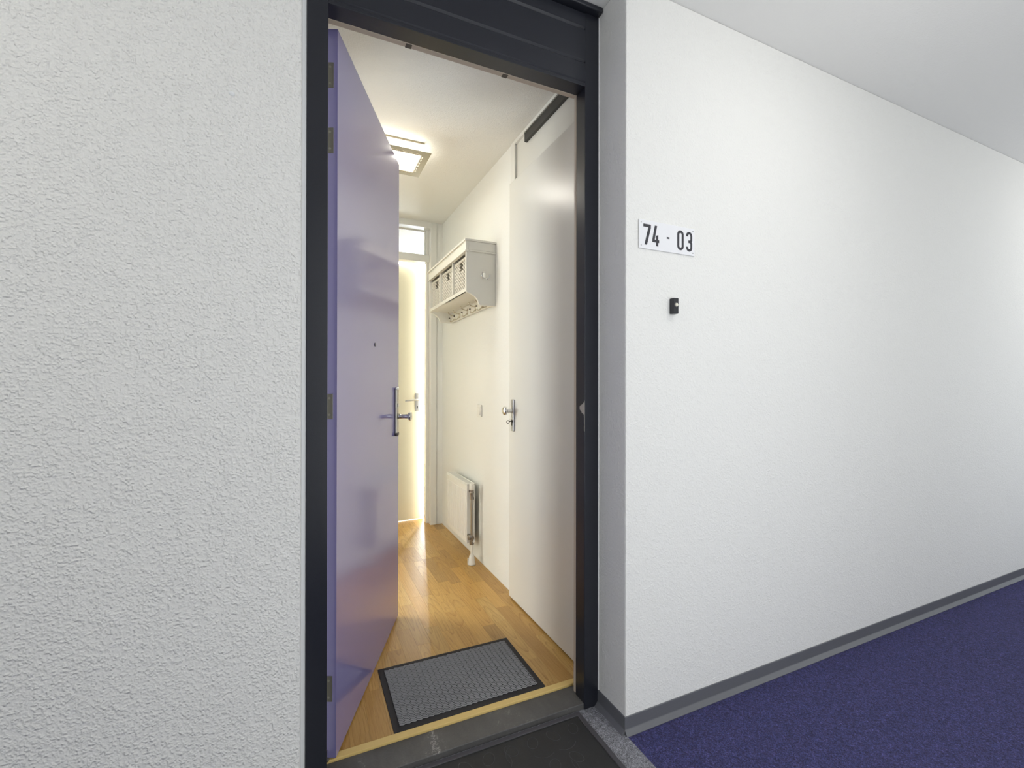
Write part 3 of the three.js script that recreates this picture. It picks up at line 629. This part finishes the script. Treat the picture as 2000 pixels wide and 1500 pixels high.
// ---------------------------------------------------------------- radiator
{
  const ZN = -1.604, ZR = -2.066, Y0 = 0.150, Y1 = 0.548, XFr = 0.986, XBk = 1.046;
  const t = thing('radiator', 'small white panel radiator under the coat rack with a chrome supply pipe', 'radiator', [XW, YF, (ZN + ZR) / 2]);
  const zc = (ZN + ZR) / 2, B = (x0, x1, y0, y1, z0, z1, r = 0.002) => box(x0 - XW, x1 - XW, y0 - YF, y1 - YF, z0 - zc, z1 - zc, r);
  const P = (x, y, z) => [x - XW, y - YF, z - zc];
  part('front_panel', B(XFr, XFr + 0.010, Y0, Y1 - 0.012, ZR, ZN, 0.004), M.radiator, t);
  part('back_panel', B(XBk - 0.010, XBk, Y0, Y1 - 0.012, ZR, ZN, 0.004), M.radiator, t);
  const n = 13, step = (ZN - ZR - 0.03) / n;
  for (let i = 0; i < n; i++) {
    const z = ZR + 0.015 + (i + 0.5) * step;
    part('flute', B(XFr - 0.0028, XFr + 0.002, Y0 + 0.036, Y1 - 0.048, z - step * 0.31, z + step * 0.31, 0.0024), M.radiator, t);
  }
  for (const z of [ZR - 0.001, ZN - 0.001]) part('side_cover', B(XFr + 0.004, XBk - 0.002, Y0 + 0.004, Y1 - 0.004, z, z + 0.002, 0.0008), M.radiator, t);
  const tg = part('top_grille', merge([B(XFr + 0.001, XFr + 0.010, Y1 - 0.012, Y1, ZR - 0.001, ZN + 0.001, 0.002), B(XBk - 0.010, XBk - 0.001, Y1 - 0.012, Y1, ZR - 0.001, ZN + 0.001, 0.002), B(XFr + 0.010, XBk - 0.010, Y1 - 0.009, Y1 - 0.001, ZR - 0.001, ZR + 0.011, 0.001), B(XFr + 0.010, XBk - 0.010, Y1 - 0.009, Y1 - 0.001, ZN - 0.011, ZN + 0.001, 0.001)]), M.radiator, t);
  for (let i = 0; i < 26; i++) { const z = ZR + 0.020 + i * (ZN - ZR - 0.04) / 25; part('slat', B(XFr + 0.010, XBk - 0.010, Y1 - 0.0055, Y1 - 0.0025, z - 0.0042, z + 0.0042, 0.0005), M.radiator, tg); }
  part('convector', B(XFr + 0.014, XBk - 0.014, Y0 + 0.02, Y1 - 0.02, ZR + 0.012, ZN - 0.012, 0.001), M.radiator, t);
  // supply: thermostat collar, valve, pipe, lower valve, floor rose
  const px = 1.006, pz = -1.556;
  const v = part('valve', merge([rod(P(px + 0.006, 0.498, ZN - 0.002), P(px + 0.003, 0.498, pz), 0.0105), ball(...P(px, 0.498, pz), 0.0140, 16), rod(P(px, 0.466, pz), P(px, 0.516, pz), 0.0125), rod(P(px, 0.455, pz), P(px, 0.470, pz), 0.0150, 0.0150, 6)]), M.brass, t, 'grey brass valve');
  part('valve_cap', latheAt([[0.0, 0.0], [0.0150, 0.0], [0.0165, 0.006], [0.0165, 0.038], [0.014, 0.043], [0, 0.044]], P(px, 0.516, pz)), M.whitePlastic, v, 'white valve cap');
  part('supply_pipe', rod(P(px, 0.215, pz), P(px, 0.458, pz), 0.0095), M.pipe, t, 'chrome pipe');
  const lv = part('lower_valve', merge([ball(...P(px - 0.008, 0.208, pz), 0.0185, 18), rod(P(px - 0.006, 0.208, ZN - 0.002), P(px - 0.006, 0.208, pz), 0.0100), rod(P(px - 0.024, 0.206, pz + 0.006), P(px + 0.010, 0.200, pz), 0.0125), rod(P(px, 0.208, pz), P(px, 0.165, pz), 0.0110), rod(P(px, 0.178, pz), P(px, 0.160, pz), 0.0150, 0.0150, 6)]), M.brass, t, 'brass lower valve');
  part('valve_cap', rod(P(px, 0.178, pz), P(px + 0.020, 0.178, pz + 0.008), 0.0085, 0.0105), M.whitePlastic, lv, 'white cap of the lower valve');
  part('drop_pipe', rod(P(px, 0.085, pz), P(px, 0.165, pz), 0.0085), M.whitePlastic, t, 'white painted pipe into the floor');
  part('floor_rose', merge([lathe([[0.0, 0.0], [0.0255, 0.0], [0.0245, 0.006], [0.0190, 0.030], [0.0165, 0.058], [0.0125, 0.062], [0.0, 0.062]], 24).translate(...P(px, YF + 0.0002, pz)), box(px - XW - 0.026, px - XW - 0.018, 0.0002, 0.045, pz - zc - 0.012, pz - zc - 0.004, 0.003)]), M.whitePlastic, t, 'white plastic pipe rose on the floor');
  part('bracket', B(XBk, XW, 0.42, 0.46, ZR + 0.08, ZR + 0.11, 0.001), M.radiator, t); part('bracket', B(XBk, XW, 0.42, 0.46, ZN - 0.11, ZN - 0.08, 0.001), M.radiator, t);
}
function latheAt(profile, [x, y, z]) { const g = lathe(profile, 24); g.translate(x, y, z); return g; }

// ---------------------------------------------------------------- light switch
{
  const t = thing('light_switch', 'square white light switch on the hall wall beside the side door', 'switch', [XW, 1.033, -1.585]);
  part('surround', box(-0.011, -0.0003, -0.040, 0.040, -0.036, 0.036, 0.003), M.whitePlastic, t);
  const rk = box(-0.0030, 0.0030, -0.027, 0.027, -0.024, 0.024, 0.002); rk.rotateZ(-0.05); rk.translate(-0.0120, 0, 0);
  part('rocker', rk, M.whitePlastic, t);
}

// ---------------------------------------------------------------- hall ceiling lamp
{
  const cx = 0.488, cz = -1.381, Yp = 2.491;
  const t = thing('ceiling_lamp', 'square flush ceiling lamp with a metal frame and white glass in the hall', 'ceiling lamp', [cx, HI, cz]);
  const B = (x0, x1, y0, y1, z0, z1, r = 0) => box(x0, x1, y0 - HI, y1 - HI, z0, z1, r);
  part('base_plate', B(-0.132, 0.132, HI - 0.008, HI - 0.0004, -0.108, 0.108, 0.001), M.lampMetal, t);
  // glowing glass sides
  const hx = 0.130, hz = 0.106;
  part('side_glass', merge([B(-hx, hx, Yp + 0.0045, HI - 0.009, hz - 0.003, hz), B(-hx, hx, Yp + 0.0045, HI - 0.009, -hz, -hz + 0.003), B(hx - 0.003, hx, Yp + 0.0045, HI - 0.009, -hz + 0.003, hz - 0.003), B(-hx, -hx + 0.003, Yp + 0.0045, HI - 0.009, -hz + 0.003, hz - 0.003)]), M.opalSide, t, 'frosted glass side strips');
  // lower frame: square plate with a window and a row of slots round it
  const o = 0.158, i = 0.114, s = new THREE.Shape();
  s.moveTo(-o, -o); s.lineTo(o, -o); s.lineTo(o, o); s.lineTo(-o, o); s.closePath();
  const rect = (x0, x1, y0, y1) => { const p = new THREE.Path(); p.moveTo(x0, y0); p.lineTo(x0, y1); p.lineTo(x1, y1); p.lineTo(x1, y0); p.closePath(); return p; };
  s.holes.push(rect(-i, i, -i, i));
  const sl = 0.0245, sp = 0.0365, so = i + 0.005, sw = 0.007;
  for (let k = 0; k < 6; k++) { const c = (k - 2.5) * sp; s.holes.push(rect(so, so + sw, c - sl / 2, c + sl / 2), rect(-so - sw, -so, c - sl / 2, c + sl / 2), rect(c - sl / 2, c + sl / 2, so, so + sw), rect(c - sl / 2, c + sl / 2, -so - sw, -so)); }
  const g = new THREE.ExtrudeGeometry(s, { depth: 0.003, bevelEnabled: false }); g.rotateX(Math.PI / 2); g.translate(0, Yp - HI + 0.003, 0);
  part('frame', metricUV(g), M.lampMetal, t, 'brushed metal frame with a row of slots');
  part('glass', B(-0.1285, 0.1285, Yp + 0.0033, Yp + 0.0043, -0.1285, 0.1285), M.opal, t, 'white glass panel');
  const L = new THREE.RectAreaLight(HALL_LAMP.color, HALL_LAMP.down, 2 * i, 2 * i);
  L.name = 'lamp_light'; L.position.set(cx, Yp - 0.003, cz); L.lookAt(cx, 0, cz); L.castShadow = true; scene.add(L);
  for (const [dx, dz, wd] of [[1, 0, 2 * hz], [-1, 0, 2 * hz], [0, 1, 2 * hx], [0, -1, 2 * hx]]) {
    const S = new THREE.RectAreaLight(HALL_LAMP.color, HALL_LAMP.side, wd, 0.062);
    S.name = 'lamp_light'; S.position.set(cx + dx * (hx + 0.002), (Yp + HI) / 2 - 0.002, cz + dz * (hz + 0.002)); S.lookAt(cx + dx * 5, (Yp + HI) / 2 - 0.002, cz + dz * 5); S.castShadow = true; scene.add(S);
  }
}
// ---------------------------------------------------------------- corridor ceiling lamps (above the frame)
CORRIDOR_LAMP.spots.forEach(([x, z, w], k) => {
  const t = thing('corridor_lamp', ['round opal ceiling lamp near the entrance', 'round opal ceiling lamp behind the left wall end', 'round opal ceiling lamp farther down the corridor'][k], 'ceiling lamp', [x, HC, z], 0, 'corridor lamps');
  part('base', lathe([[0, -0.0002], [0.125, -0.0002], [0.125, -0.016], [0, -0.016]], 40), M.whitePlastic, t);
  part('diffuser', lathe([[0.118, -0.016], [0.118, -0.035], [0.105, -0.050], [0.07, -0.058], [0, -0.060]], 40), M.corridorOpal, t, 'opal diffuser');
  const P = new THREE.PointLight(CORRIDOR_LAMP.color, CORRIDOR_LAMP.point * w, 0, 2);
  P.name = 'corridor_light'; P.position.set(x, HC - 0.135, z); P.castShadow = true; P.shadow.radius = 3; scene.add(P);
  const L = new THREE.RectAreaLight(CORRIDOR_LAMP.color, CORRIDOR_LAMP.panel * w, CORRIDOR_LAMP.size, CORRIDOR_LAMP.size);
  L.name = 'corridor_light'; L.position.set(x, HC - 0.063, z); L.lookAt(x, 0, z); L.castShadow = true; scene.add(L);
});

renderer.render(scene, camera);
